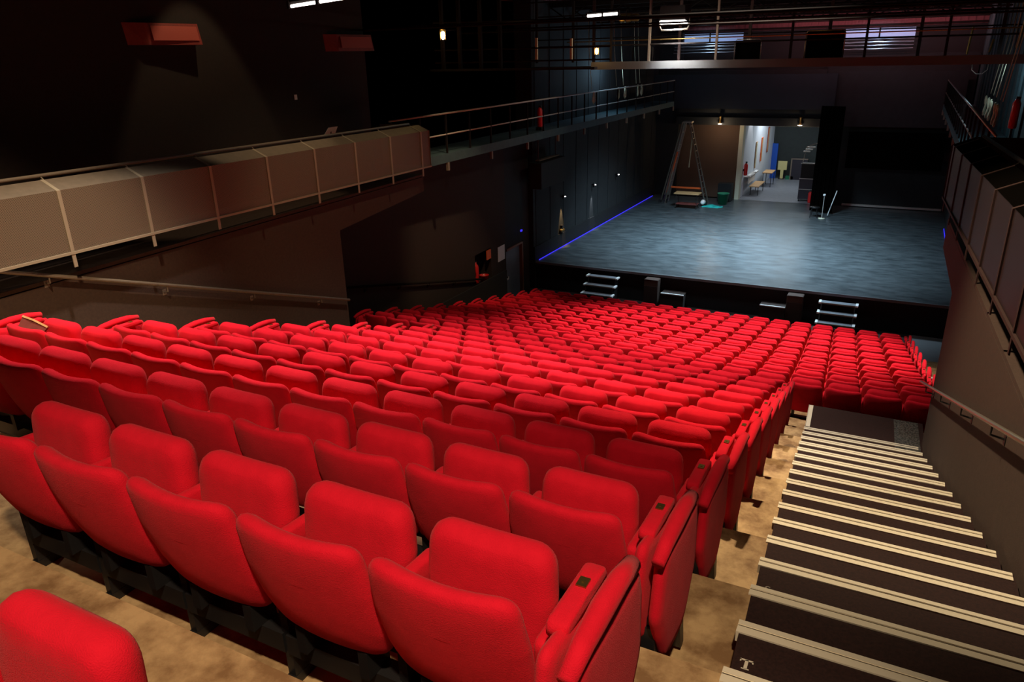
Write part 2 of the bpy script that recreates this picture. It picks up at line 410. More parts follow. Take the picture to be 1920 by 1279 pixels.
def pad_mesh():
    out = smooth_outline([(-.035, .10, .02), (.035, .10, .02), (.035, .42, .02), (-.035, .42, .02)], 4)
    return MB().pillow(out, lambda u, v, d: (u, v, .775-(v-.1)*.04+d*.045), [(.5, 1), (.9, .97), ((1, .005), .8), (1, .5), (1, 0), (.8, -.02)]).mesh('arm_pad', M['red'], True)
def plate_mesh():
    m = MB(); m.box(-.016, .016, .28, .322, .812, .8185); m.box(-.004, .004, .296, .306, .8185, .8215); return m.mesh('number_plate', M['brass'])
def hinge_mesh():
    m = MB(); m.box(-.03, .03, .02, .09, .20, .42); m.box(-.012, .012, .03, .07, .42, .46); return m.mesh('hinge_box', M['steel_black'], bevel=.006)
def bracket_mesh():
    m = MB(); m.box(-.13, .045, .00, .09, .12, .20); m.box(-.12, -.07, .02, .08, .0, .13); m.box(-.125, -.02, -.05, .17, 0, .02); return m.mesh('bracket', M['steel_black'], bevel=.004)
def foot_mesh():
    m = MB(); m.prism_x([(.33, .20), (.39, .20), (.43, .03), (.38, .03)], -.022, .022); return m.mesh('rubber_foot', M['steel_black'])
SM = dict(panel=side_panel_mesh(), back=side_back_mesh(), bol=bolster_mesh(), pad=pad_mesh(), plate=plate_mesh(), hinge=hinge_mesh(), br=bracket_mesh(), foot=foot_mesh())
def make_side(sgn):
    t = bpy.data.objects.new('folding_side_seat', None); COL.objects.link(t)
    def L(n, me, x):
        o = link(n, me, t, (x*sgn, 0, 0)); o.scale.x = sgn; return o
    L('seat_panel', SM['panel'], .15); L('back_panel', SM['back'], .075); L('bolster', SM['bol'], .155)
    p = L('arm_pad', SM['pad'], .06); q = link('number_plate', SM['plate'], p); q['label'] = 'small brass plate'
    L('hinge_box', SM['hinge'], .112); L('bracket', SM['br'], .105); L('rubber_foot', SM['foot'], .15)
    return t
def copy_side(o):
    c = o.copy(); COL.objects.link(c)
    for ch in o.children:
        d = ch.copy(); COL.objects.link(d); d.parent = c
        for g in ch.children:
            e = g.copy(); COL.objects.link(e); e.parent = d
    return c
sp = {1: None, -1: None}
def place_side(sgn, x0, yt, fz, label, group):
    if sp[sgn] is None: sp[sgn] = make_side(sgn); o = sp[sgn]
    else: o = copy_side(sp[sgn])
    o.location = (x0 + S*yt, yt, fz); tag(o, label, 'folding seat', group)

# upper block: eleven seats a row (the photo shows fewer of the nearest rows)
SX = -.935                                    # centre of the last seat before the stairs
for k in range(-1, 10):
    yt, fz = 1.356+.985*k, -2.262-.348*k
    n = {-1: 0, 0: 5, 1: 9}.get(k, 11)
    for s in range(n):
        lab = 'red tip-up seat, %s from the stairs, %s upper row counted up from the landing' % (ORD[s], ORD[9-k])
        place_seat(SX-.54*s, yt, fz, s == 0, lab, 'red seats of the upper block')
    if k == -1:
        place_seat(-1.60, yt, fz-.13, True, 'nearest red seat, only its top showing in the lower left corner', 'red seats of the upper block')
    else:
        place_side(1, SX+.285, yt, fz, 'red folded side seat by the stairs, %s upper row counted up from the landing' % ORD[9-k], 'folded seats beside the stairs')
    if k >= 2:
        place_side(-1, SX-.54*10-.285, yt, fz, 'red folded side seat by left wall, %s upper row counted up from the landing' % ORD[9-k], 'folded seats by the left wall')
SXL = 1.30
for j, (t, yt, fz) in enumerate(LOW):
    for s in range(19):
        lab = 'red tip-up seat, %s from the right end, %s row counted from the stage' % (ORD[s], ORD[9-j])
        place_seat(SXL-.54*s, yt, fz, s == 0, lab, 'red seats of the lower block')
    place_side(1, SXL+.285, yt, fz, 'red folded side seat ending the right of the %s row from the stage' % ORD[9-j], 'folded seats at the lower right')
    place_side(-1, SXL-.54*18-.285, yt, fz, 'red folded side seat ending the left of the %s row from the stage' % ORD[9-j], 'folded seats at the lower left')

# brown board lying on the arm of the leftmost seat
t = empty('seat_board', (-6.68, 3.50, -2.17), 'brown board with pale wooden edges resting on the far left seat', 'board')
m_ = MB(); m_.hull([(-.06, -.15, -.13), (.10, -.15, -.16), (.13, -.13, -.16), (-.03, -.13, -.13)], [(-.10, .05, .085), (.24, .05, .03), (.24, .07, .03), (-.10, .07, .085)])
m_.obj('panel', M['plybrown'], t)
m_ = MB(); m_.tube([(-.10, .06, .09), (.05, .06, .075), (.24, .06, .035)], .012, 4); m_.obj('edge_strip', M['wood'], t)
m_ = MB(); m_.tube([(.13, -.14, -.13), (.20, -.04, -.055)], .010, 4); m_.obj('edge_strip', M['wood'], t)

# ------------------------------------------------------------------ side walls of the auditorium
GT = -2.32                                     # gallery floor level
def wallbox(name, x0, x1, yz, m):
    o = MB(A); o.prism_x(yz, x0, x1); return struct(name, o, m)
wallbox('wall_left', -10.0, -8.43, [(-4, -7), (10.36, -7), (10.36, -2.90), (13.34, -2.68), (13.34, GT-.06), (-4, GT-.06)], M['wall'])
wallbox('trim_1', -10.0, -8.425, [(-4, GT-.045), (13.345, GT-.045), (13.345, GT), (-4, GT)], M['wall'])
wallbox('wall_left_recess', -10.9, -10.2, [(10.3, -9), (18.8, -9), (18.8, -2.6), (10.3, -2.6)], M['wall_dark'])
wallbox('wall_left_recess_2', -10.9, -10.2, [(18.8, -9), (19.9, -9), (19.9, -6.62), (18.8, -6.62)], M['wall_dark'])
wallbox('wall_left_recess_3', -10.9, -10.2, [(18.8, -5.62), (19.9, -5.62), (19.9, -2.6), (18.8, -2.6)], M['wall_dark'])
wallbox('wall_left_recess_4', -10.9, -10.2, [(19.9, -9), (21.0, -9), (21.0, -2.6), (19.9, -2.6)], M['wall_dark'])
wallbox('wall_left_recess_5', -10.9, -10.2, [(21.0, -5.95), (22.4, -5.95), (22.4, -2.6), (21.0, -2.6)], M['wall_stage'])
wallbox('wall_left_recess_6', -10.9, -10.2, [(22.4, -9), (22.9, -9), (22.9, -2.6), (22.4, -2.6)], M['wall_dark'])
wallbox('wall_left_upper', -10.4, -9.8, [(-4, GT), (13.5, GT), (13.5, 6.5), (-4, 6.5)], M['upper'])
wallbox('wall_right', 1.26, 3.2, [(-4, -7), (10.35, -7), (10.35, -2.90), (12.2, -2.75), (12.2, GT-.06), (-4, GT-.06)], M['wall'])
wallbox('trim_2', 1.255, 3.2, [(-4, GT-.045), (12.2, GT-.045), (12.2, GT), (-4, GT)], M['wall'])
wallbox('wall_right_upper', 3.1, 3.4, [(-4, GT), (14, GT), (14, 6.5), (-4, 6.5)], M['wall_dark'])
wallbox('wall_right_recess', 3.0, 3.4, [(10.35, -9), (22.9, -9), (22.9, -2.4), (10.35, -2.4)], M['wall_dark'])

def gallery(side, ys, yend, xf, label):
    # bent flat posts, a perforated sheet with a sloping top, a bottom rail and a round handrail
    s = side; RM = M['post'] if side < 0 else M['dimmed_rail']
    g = empty('gallery_railing', (0, 0, 0), label, 'railing')
    def zf(y): return -.013*(y-5) if side < 0 else -.02*(11.7-y)*-1*0 - .018*(y-6.6)
    ztop, zbot, zend = (-1.31, -2.03, -2.20) if side < 0 else (-1.17, -1.87, -2.02)
    for y in ys:
        m = MB(A); z = zf(y)
        pts = [(xf-s*.30*-1 if False else xf+s*.26, ztop+.11+z), (xf, ztop+z), (xf, zend+z)]
        m.prism_y([(pts[0][0], pts[0][1]), (pts[1][0], pts[1][1]), (pts[2][0], pts[2][1]), (pts[2][0]+s*.012, pts[2][1]), (pts[1][0]+s*.012, pts[1][1]-.008), (pts[0][0], pts[0][1]-.012)], y-.022, y+.022)
        m.obj('post', RM, g)
    y0 = -3.0
    y_segs = [y0] + list(ys) + [yend]
    sheets = MB(A)
    sheets.prism_x([(y0, ztop+zf(y0)), (yend, ztop+zf(yend)), (yend, zbot+zf(yend)), (y0, zbot+zf(y0))], xf+s*.014, xf+s*.016)
    sheets.obj('perforated_front', M['perf'] if side < 0 else M['perf_dimmed'], g)
    sheets = MB(A)
    a, b = ztop+.11, ztop
    sheets.hull([(xf+s*.014, y0, b+zf(y0)-.003), (xf+s*.014, yend, b+zf(yend)-.003), (xf+s*.26, yend, a+zf(yend)-.006), (xf+s*.26, y0, a+zf(y0)-.006)],
                [(xf+s*.014, y0, b+zf(y0)-.001), (xf+s*.014, yend, b+zf(yend)-.001), (xf+s*.26, yend, a+zf(yend)-.004), (xf+s*.26, y0, a+zf(y0)-.004)])
    sheets.obj('sloping_top', M['rail'] if side < 0 else M['velvet'], g)  # right-hand top blackened in place of weaker light
    e = MB(A)   # closed end
    e.prism_y([(xf, ztop+zf(yend)), (xf+s*.26, a+zf(yend)), (xf+s*1.25, a+zf(yend)), (xf+s*1.25, zbot+zf(yend)), (xf, zbot+zf(yend))], yend-.004, yend)
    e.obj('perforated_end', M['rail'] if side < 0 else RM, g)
    r = MB(A); r.prism_x([(y0, zbot+.012+zf(y0)), (yend, zbot+.012+zf(yend)), (yend, zbot-.018+zf(yend)), (y0, zbot-.018+zf(y0))], xf-s*.006, xf+s*.02)
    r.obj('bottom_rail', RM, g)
    r = MB(A); r.tube([(xf+s*.31, y0, ztop+.15+zf(y0)), (xf+s*.31, yend-.3, ztop+.15+zf(yend))], .022, 10)
    for y in ys: r.tube([(xf+s*.31, y+.02, ztop+.14+zf(y)), (xf+s*.26, y+.02, ztop+.105+zf(y))], .008, 6)
    r.obj('handrail', M['rail'] if side < 0 else M['dark_metal'], g, True)
    return g
gallery(-1, [5.15+1.122*i for i in range(-6, 8)], 13.34, -8.2, 'long taupe perforated railing of the left gallery')
gallery(1, [6.72+.965*i for i in range(-8, 6)], 11.85, 1.10, 'red-brown perforated railing of the right gallery, darkened in colour for shade')

def wall_handrail(p0, p1, r, n, side, label, m, bracket, wallx):
    g = empty('handrail', (0, 0, 0), label, 'handrail')
    t = MB(A); t.tube([p0, p1], r, 12); t.obj('rail', m, g, True)
    for i in range(n):
        q = (i+.5)/n; x, y, z = [p0[k]+(p1[k]-p0[k])*q for k in range(3)]
        b = MB(A); b.tube([(x, y, z-r), (x, y, z-.09), (wallx, y, z-.11)], .009, 6); b.box(wallx-.006, wallx+.006, y-.03, y+.03, z-.15, z-.07)
        b.obj('bracket', bracket, g)
    return g
wall_handrail((-8.35, 10.32, -4.20), (-8.35, 1.0, -.86), .024, 6, -1, 'straight metal handrail on the brown wall below the left gallery', M['rail'], M['rail'], -8.43)
wall_handrail((1.16, 10.82, -4.33), (1.16, 1.2, -.98), .02, 7, 1, 'slanting handrail with black brackets on the right wall', M['galv'], M['steel_black'], 1.26)
wall_handrail((-10.12, 12.5, -4.80), (-10.12, 20.9, -6.86), .03, 6, -1, 'dark handrail on the recessed left wall beneath the fire niche', M['dark_metal'], M['dark_metal'], -10.2)

# dark low wall beside the ramp on the left, its top line slanting
m_ = MB(A); m_.prism_x([(15.6, -6.31), (20.5, -6.48), (20.5, -9), (15.6, -9)], -9.99, -9.94)
o = m_.obj('ramp_parapet', M['black']); tag(o, 'low black slanting parapet below the recessed left wall', 'parapet')

# fire niche with extinguisher and bucket
m_ = MB(A); m_.box(-10.62, -10.58, 18.8, 19.9, -6.62, -5.62); struct('wall_niche_back', m_, M['black'])
ex = empty('fire_extinguisher', (S*19-10.32, 19.05, -6.56), 'red fire extinguisher standing in the wall niche', 'fire extinguisher')
MB().lathe((0, 0, 0), [(.01, 0), (.085, .005), (.09, .03), (.09, .50), (.07, .57), (.03, .62), (.03, .66)], 14).obj('cylinder', M['redpaint'], ex, True)
MB().box(-.02, .02, -.07, .05, .66, .70).obj('handle', M['steel_black'], ex)
MB().tube([(.0, -.05, .68), (.05, -.12, .6), (.06, -.11, .3)], .012, 6).obj('hose', M['redpaint'], ex, True)
t = empty('fire_bucket', (S*19.2-10.12, 19.22, -6.62), 'red bucket at the foot of the fire extinguisher niche', 'bucket')
MB().lathe((0, 0, 0), [(.10, 0), (.15, .30), (.155, .30), (.14, .29), (.09, .02)], 16).obj('pail', M['redpaint'], t, True)
MB().tube([(0, -.15, .29), (0, -.11, .37), (0, 0, .40), (0, .11, .37), (0, .15, .29)], .006, 6).obj('handle', M['steel_black'], t, True)
o = MB(A).box(-10.21, -10.18, 19.58, 19.86, -5.95, -5.66).obj('fire_sign', M['orange']); tag(o, 'small orange sign in the top corner of the fire niche', 'sign')
o = MB(A).box(-10.2, -10.185, 20.38, 20.88, -6.22, -5.74).obj('paper_notice', M['white']); tag(o, 'white paper notice on the wall left of the blue-grey door', 'notice')
# far left door
d = MB(A); d.box(-10.32, -10.27, 21.02, 22.22, -7.8, -6.02)
o = struct('door_1', d, M['doorblue'])
m_ = MB(A); m_.box(-10.265, -10.255, 21.05, 21.30, -7.05, -6.95); h_ = m_.obj('door_handle', M['white'], o)
m_ = MB(A); m_.box(-10.35, -10.16, 22.22, 22.30, -7.8, -5.95); m_.box(-10.35, -10.16, 21.0, 22.30, -6.02, -5.95); struct('trim_3', m_, mat('brown_door_frame', (.20, .08, .035), .5))
o = MB().box(-11.02+.0, -10.98, 21.87, 21.97, -5.53, -5.47).obj('pilot_lamp', M['e_blue']); o.location = (.02, 0, 0); tag(o, 'tiny blue pilot lamp above the far left door', 'lamp')

# lamps boxes high on the left wall
def wall_box(y0, y1, z0, z1, label):
    g = empty('wall_heater', (-9.8+S*y0, y0, z0), label, 'wall unit', 'red units high on the left wall')
    L = y1-y0; H = z1-z0
    m = MB(lambda p: (p[0]+S*p[1], p[1], p[2])); m.hull([(0, 0, 0), (0, L, 0), (.22, L-.05, 0), (.12, .28, 0)], [(0, -.04, H), (0, L, H), (.16, L-.05, H), (.10, .26, H)])
    m.obj('housing', M['darkred'], g)
    m = MB(lambda p: (p[0]+S*p[1], p[1], p[2])); m.hull([(.155, .34, .06), (.215, L-.10, .06), (.222, L-.10, .06), (.162, .34, .06)], [(.125, .34, H-.04), (.18, L-.10, H-.04), (.187, L-.10, H-.04), (.132, .34, H-.04)])
    m.obj('front_panel', mat('red_panel', (.36, .07, .05), .6), g)
wall_box(7.70, 8.95, .26, .56, 'dull red wall unit high up on the left, nearer of two')
wall_box(12.20, 13.6, .15, .46, 'dull red wall unit high up on the left, farther of two')
o = MB(A).box(-9.8, -9.785, 11.12, 11.19, -.69, -.60).obj('wall_switch', M['white']); tag(o, 'tiny white switch plate on the dark upper left wall', 'switch')
m_ = MB(A); m_.tube([(-9.6, 11.5, -2.3), (-9.6, 11.5, -1.25)], .01, 6); m_.obj
t = empty('music_stand', (-9.2+S*11.3, 11.35, -2.32), 'white tilted panel on a stand behind the left gallery railing', 'stand')
MB().tube([(0, 0, 0), (0, 0, 1.05)], .012, 6).obj('pole', M['steel_black'], t)
MB().hull([(-.05, -.16, .98), (-.05, .16, .98), (-.04, .16, .98), (-.04, -.16, .98)], [(.06, -.13, 1.13), (.06, .13, 1.13), (.07, .13, 1.13), (.07, -.13, 1.13)]).obj('panel', M['white'], t)

# ------------------------------------------------------------------ stage
m_ = MB(); m_.box(-10.9, 2.0, 22.9, 37.1, -6.86, -6.8); struct('floor_stage', m_, M['stage'])
m_ = MB(); m_.box(-10.9, 2.0, 22.98, 23.2, -7.8, -6.86); struct('wall_stage_front', m_, M['black'])
m_ = MB(); m_.box(-10.92, 2.0, 22.88, 22.92, -6.87, -6.79); struct('trim_4', m_, mat('grey_stage_edge', (.12, .13, .14), .5))
m_ = MB(); m_.box(-11.4, -10.95, 22.9, 37.1, -9, -6.3); struct('wall_left_plinth', m_, M['black'])
m_ = MB()
m_.box(-11.6, -11.0, 22.9, 37.2, -6.3, 3)
for i in range(12): m_.box(-11.0, -10.985, 23.1+1.2*i, 23.16+1.2*i, -6.3, 2)
struct('wall_left_stage', m_, M['wall_stage'])
m_ = MB(); m_.box(2.0, 2.3, 22.9, 37.2, -9, -2.45); struct('wall_right_stage', m_, M['wall_stage'])
m_ = MB()
for i in range(40): m_.box(2.35+(.05 if i % 2 else 0), 2.75, 14+.6*i, 14.6+.6*i, -2.4, 2.5)
struct('wall_right_stage_upper', m_, M['tealwall'])
# back wall with its opening
m_ = MB()
m_.box(-11.6, -9.9, 37.1, 37.4, -6.8, 1.7); m_.box(-2.2, 2.3, 37.1, 37.4, -6.8, -.3)
m_.box(-9.9, -3.4, 36.9, 37.4, -3.28, -.9); m_.box(-9.9, -3.0, 36.7, 36.9, -3.30, -2.95)
m_.box(-3.4, -2.2, 37.1, 37.4, -6.8, -.3)
struct('wall_back', m_, M['wall_stage'])
m_ = MB(); m_.box(-9.9, -6.9, 37.35, 37.45, -6.8, -3.0); struct('wall_back_brown', m_, mat('brown_backing', (.10, .055, .035), .8))
# lintel beam and fascia panels above
m_ = MB(); m_.box(-11.4, -2.9, 36.4, 36.55, -2.55, -1.05); struct('wall_back_header', m_, mat('dark_blue_header', (.008, .013, .022), .7, noise=((.005, .009, .015), 2, .3, .7)))
m_ = MB(); m_.box(-2.9, 2.0, 36.6, 36.7, -3.25, -1.0); struct('wall_back_header_2', m_, M['wall_stage'])
m_ = MB(); m_.box(-2.15, 1.6, 36.45, 36.55, -5.0, -3.45); struct('wall_back_panel', m_, M['velvet'])
m_ = MB(); m_.box(-2.1, 1.9, 36.98, 37.1, -6.76, -6.68); struct('baseboard_back', m_, M['grey_metal'])
# corridor
m_ = MB(); m_.box(-7.6, -2.2, 37.1, 44.6, -6.9, -6.8); struct('floor_corridor', m_, M['greyfloor'])
m_ = MB(); m_.hull([(-7.2, 37.45, -6.8), (-6.78, 37.45, -6.8), (-6.42, 44.4, -6.8), (-7.2, 44.4, -6.8)], [(-7.2, 37.45, -2.4), (-6.78, 37.45, -2.4), (-6.42, 44.4, -2.4), (-7.2, 44.4, -2.4)]); struct('wall_corridor_left', m_, M['corr'])
m_ = MB(); m_.box(-7.2, -2.0, 44.4, 44.6, -6.8, -2.4); struct('wall_corridor_end', m_, mat('dark_green_grey_wall', (.022, .030, .030), .8, noise=((.015, .02, .02), 5, .3, .7)))
m_ = MB(); m_.box(-3.2, -3.0, 37.4, 44.4, -6.8, -2.4); struct('wall_corridor_right', m_, M['black'])
m_ = MB(); m_.box(-7.2, -3.0, 37.4, 44.4, -2.4, -2.3); struct('ceiling_corridor', m_, M['black'])
m_ = MB(); m_.box(-6.93, -6.74, 37.0, 37.5, -6.8, -3.3); m_.box(-6.93, -3.4, 37.3, 37.4, -3.36, -3.28); struct('trim_5', m_, M['cream'])

# LED strips along the stage sides
for x, lab in ((-10.88, 'blue light strip along the left edge of the stage'), (1.93, 'blue light strip along the right edge of the stage')):
    o = MB().box(x-.012, x+.012, 23.1 if x < 0 else 26.8, 36.6 if x < 0 else 33.4, -6.795, -6.775).obj('light_strip', M['e_blue']); tag(o, lab, 'light strip')

# stage steps
def steps(x0, x1, label):
    g = empty('stage_steps', ((x0+x1)/2, 22.5, -7.8), label, 'steps', 'black steps with white edges in front of the stage'); W = (x1-x0)/2
    for i in range(3):
        y = .30-.25*i; z = .80-.235*i
        m = MB(); m.box(-W, W, y-.24, y, z-.03, z); m.obj('tread', M['greyfloor'], g)
        m = MB(); m.box(-W, W, y-.255, y-.23, z-.035, z+.004); m.obj('nosing', M['rail'], g)
        for s in (-1, 1):
            m = MB(); m.box(s*W-.035, s*W+.035, y-.26, y, z-.035, z+.012); m.obj('end_cap', M['white'], g)
    for s in (-1, 1):
        m = MB(); m.prism_x([(-.45, 0), (.34, 0), (.34, .76), (.06, .76), (.06, .53), (-.19, .53), (-.19, .29), (-.45, .29)], s*(W-.05)-.015, s*(W-.05)+.015); m.obj('side', M['steel_black'], g)
steps(-8.85, -7.80, 'black steps with white end caps, left of two before the stage')
steps(-1.50, -.50, 'black steps with white end caps, right of two before the stage')
def low_box(x0, x1, label):
    g = empty('low_cabinet', ((x0+x1)/2, 22.6, -7.8), label, 'cabinet', 'low cabinets before the stage'); W = (x1-x0)/2
    MB().box(-W, W, -.1, .3, 0, .50).obj('body', M['wall_dark'], g); MB().box(-W, W, -.12, -.08, .50, .53).obj('white_edge', M['white'], g)
    MB().box(-W, W, -.08, .3, .50, .52).obj('top', M['wall_dark'], g)
low_box(-6.27, -5.53, 'low dark cabinet with a white top edge, left of two below the stage')
low_box(-3.18, -2.44, 'low dark cabinet with a white top edge, right of two below the stage')
for x, lab in ((-6.62, 'dark upright speaker under the stage edge, left of two'), (-2.2, 'dark upright speaker under the stage edge, right of two')):
    g = empty('speaker_cabinet', (x, 22.65, -7.8), lab, 'speaker', 'upright speakers before the stage')
    MB().box(-.23, .23, -.12, .2, 0, .90).obj('cabinet', M['wall'], g, bevel=.01)
    MB().box(-.21, .21, -.135, -.12, .10, .70).obj('grille', M['wall_dark'], g); MB().box(-.21, .21, -.13, .19, .90, .91).obj('top', M['wall'], g)

# black curtain leg
cu = MB(); pts = []
for i in range(41):
    q = i/40; pts.append((-3.28+.95*q, 35.2-.35*q+.05*math.sin(q*34)))
cu.hull([(x, y, -6.75) for x, y in pts]+[(x+.01, y+.04, -6.75) for x, y in pts[::-1]], [(x, y, -2.3) for x, y in pts]+[(x+.01, y+.04, -2.3) for x, y in pts[::-1]])
o = cu.obj('stage_curtain', M['velvet'], smooth=False); tag(o, 'narrow black curtain hanging right of the bright doorway', 'curtain')

# ladders
lad = empty('stepladder', (-9.0, 35.4, -6.8), 'tall aluminium A-frame ladder with an orange brace on the stage', 'ladder')
def rail_pair(x0, x1, yoff0, yoff1, name, m):
    for s in (-1, 1):
        b = MB(); b.tube([(x0, yoff0+s*.30, .0), (x1, yoff1+s*.17, 3.72)], .035, 4); b.obj(name, m, lad)
rail_pair(-.78, -.12, -.15, 0, 'stile', M['galv']); rail_pair(-1.05, -.22, .05, .05, 'stile', M['galv']); rail_pair(1.12, .12, 0, 0, 'stile', M['galv'])
for i in range(13):
    q = (i+.7)/13.3
    b = MB(); x = 1.12-1.0*q; b.tube([(x, -.28+.12*q, 3.72*q), (x, .28-.12*q, 3.72*q)], .018, 6); b.obj('rung', M['galv'], lad)
    b = MB(); x = -.78+.66*q; b.tube([(x, -.42+.25*q, 3.72*q), (x, .14, 3.72*q)], .018, 6); b.obj('rung', M['galv'], lad)
MB().box(-.62, .90, -.05, .0, .68, .76).obj('brace', M['orange'], lad)
MB().tube([(-.72, -.35, .5), (-.33, -.30, 2.4)], .04, 6).obj('orange_stay', M['orange'], lad)
MB().hull([(-.98, .10, .3), (-.72, .10, .3), (-.72, .13, .3), (-.98, .13, .3)], [(-.24, .04, 3.6), (-.06, .04, 3.6), (-.06, .07, 3.6), (-.24, .07, 3.6)]).obj('plank', M['galv'], lad)
MB().tube([(.30, -.2, 3.1), (.22, -.2, 1.7)], .025, 5).obj('hanging_strap', M['rope'], lad)
MB().box(-.20, .22, -.2, .2, 3.70, 3.76).obj('top_cap', M['galv'], lad)
for x in (-1.05, -.78, 1.12): MB().box(x-.06, x+.06, -.36, -.22, 0, .12).obj('foot', M['steel_black'], lad)

tb = empty('trolley_table', (-8.5, 34.2, -6.8), 'small brown wheeled table beneath the A-frame ladder', 'table')
MB().box(-.58, .58, -.30, .30, .66, .70).obj('tabletop', M['wood'], tb)
MB().box(-.5, .5, -.25, .25, .18, .21).obj('shelf', M['plybrown'], tb)
for x in (-.48, .48):
    for y in (-.24, .24): MB().tube([(x, y, .05), (x, y, .66)], .014, 6).obj('leg', M['steel_black'], tb)
for x in (-.48, .48):
    for y in (-.24, .24): MB().lathe((x, y, .05), [(.05, -.015), (.05, .015)], 12, 'x').obj('wheel', M['steel_black'], tb)
o = MB().lathe((-7.17, 35.6, -6.8), [(.20, 0), (.27, .5), (.285, .5), (.285, .53), (.25, .52), (.19, .03)], 18).obj('waste_bin', M['green'], smooth=True); tag(o, 'round green waste bin standing left of the doorway', 'bin')
o = MB().box(-7.6, -6.95, 36.3, 36.75, -6.8, -5.95).obj('black_crate', M['black'], bevel=.02); tag(o, 'black flight crate behind the green waste bin', 'crate')
t = empty('spotlight', (-7.95, 34.9, -6.8), 'white floor spotlight at the foot of the ladder', 'spotlight')
MB().lathe((0, 0, .16), [(.05, -.16), (.10, -.08), (.12, .10), (.10, .14)], 14, 'y').obj('body', M['white'], t, True)
MB().box(-.13, .13, -.03, .03, 0, .03).obj('base', M['steel_black'], t)
cl = MB(); cl.pillow(smooth_outline([(-8.0, 34.6, .1), (-7.2, 34.55, .1), (-6.95, 34.9, .1), (-7.7, 35.3, .1)]), lambda u, v, d: (u, v, -6.8+.02*d+.02*math.sin(u*19)*math.cos(v*17)*d), [(.3, 2.), (.7, 1.6), (.95, 1.0), (1, .2), (.9, 0)])  # spot of teal light on the floor, shaped as a thin coloured patch
o = cl.obj('teal_light_patch', M['teal'], smooth=True); tag(o, 'painted teal patch of light on the stage floor by the ladder', 'light patch')

# lintel lamps
for x, e, lab in ((-7.78, 26, 'small bright lamp on the lintel above the ladder side'), (-4.23, 26, 'small bright lamp on the lintel above the doorway')):
    g = empty('lintel_lamp', (x, 36.55, -3.22), lab, 'lamp', 'lamps on the lintel')
    MB().lathe((0, 0, 0), [(.10, 0), (.08, .06), (.05, .10), (.05, .30), (.08, .34)], 14).obj('body', M['brass'], g, True)
    MB().lathe((0, 0, -.02), [(.09, 0), (.09, .02)], 14).obj('bulb', M['e_white'], g, True)
    point('lintel_light', (x, 36.30, -3.34), 26 if x < -6 else 8, (1, .72, .42), .05)

# corridor contents
def cbox(name, x0, x1, y0, y1, z0, z1, m, lab, cat):
    return tag(MB().box(x0, x1, y0, y1, z0, z1).obj(name, m), lab, cat)
t = empty('corridor_bench', (-6.25, 39.2, -6.8), 'light wooden bench against the white corridor wall', 'bench')
MB().box(-.24, .22, -.9, .9, .42, .46).obj('seat', M['wood'], t); MB().box(-.33, -.29, -.9, .9, .55, .85).obj('backrest', M['white'], t)
for y in (-.75, .75):
    MB().box(-.2, -.17, y-.02, y+.02, 0, .42).obj('leg', M['steel_black'], t); MB().box(.16, .19, y-.02, y+.02, 0, .42).obj('leg', M['steel_black'], t)
t = empty('corridor_table', (-6.1, 41.6, -6.8), 'light wooden table farther down the white corridor', 'table')
MB().box(-.24, .25, -.6, .6, .72, .76).obj('tabletop', M['wood'], t)
for x in (-.2, .2):
    for y in (-.5, .5): MB().box(x-.015, x+.015, y-.015, y+.015, 0, .72).obj('leg', M['steel_black'], t)
for i, (y, z0, z1, m, nm, lab, cat) in enumerate([
        (37.75, -5.75, -5.05, 'redpaint', 'fire_extinguisher', 'red fire extinguisher on the white corridor wall', 'fire extinguisher'),
        (40.2, -5.7, -4.4, 'wood', 'notice_board', 'narrow wooden notice board on the corridor wall', 'notice board'),
        (41.4, -5.5, -4.3, 'orange', 'wall_poster', 'orange-brown poster halfway along the corridor wall', 'poster'),
        (42.8, -5.2, -3.9, 'darkred', 'wall_cabinet', 'red and wood cabinet near the end of the corridor wall', 'cabinet')]):
    xw = -6.78+.36*(y-37.45)/6.95
    if nm == 'fire_extinguisher':
        g = empty(nm, (xw+.12, y+.1, z0), lab, cat)
        MB().lathe((0, 0, 0), [(.08, 0), (.09, .03), (.09, .5), (.04, .58)], 12).obj('cylinder', M['redpaint'], g, True); MB().box(-.03, .05, -.03, .03, .58, .66).obj('handle', M['steel_black'], g)
        MB().box(-.12, -.08, -.06, .06, .2, .3).obj('wall_bracket', M['steel_black'], g)
    else:
        g = empty(nm, (xw, y, z0), lab, cat); MB().box(.005, .04, -.17, .17, 0, z1-z0).obj('panel', M[m], g); MB().box(.04, .05, -.13, .13, .05, z1-z0-.05).obj('front', M['cream' if m == 'wood' else 'wood'], g)
for i, y in enumerate((38.6, 40.0)):
    t = tag(MB().box(-.12, .02, -.35, .35, 0, .03).obj('paper_sheet', M['white']), ('nearer' if i == 0 else 'farther')+' white sheet lying on the corridor wall shelf', 'paper'); t.location = (-6.5+.05*i, y, -5.85)
o = cbox('wall_shelf', -6.75, -6.45, 38.1, 40.5, -5.9, -5.86, M['grey_metal'], 'narrow grey shelf on the corridor wall above the bench', 'shelf')
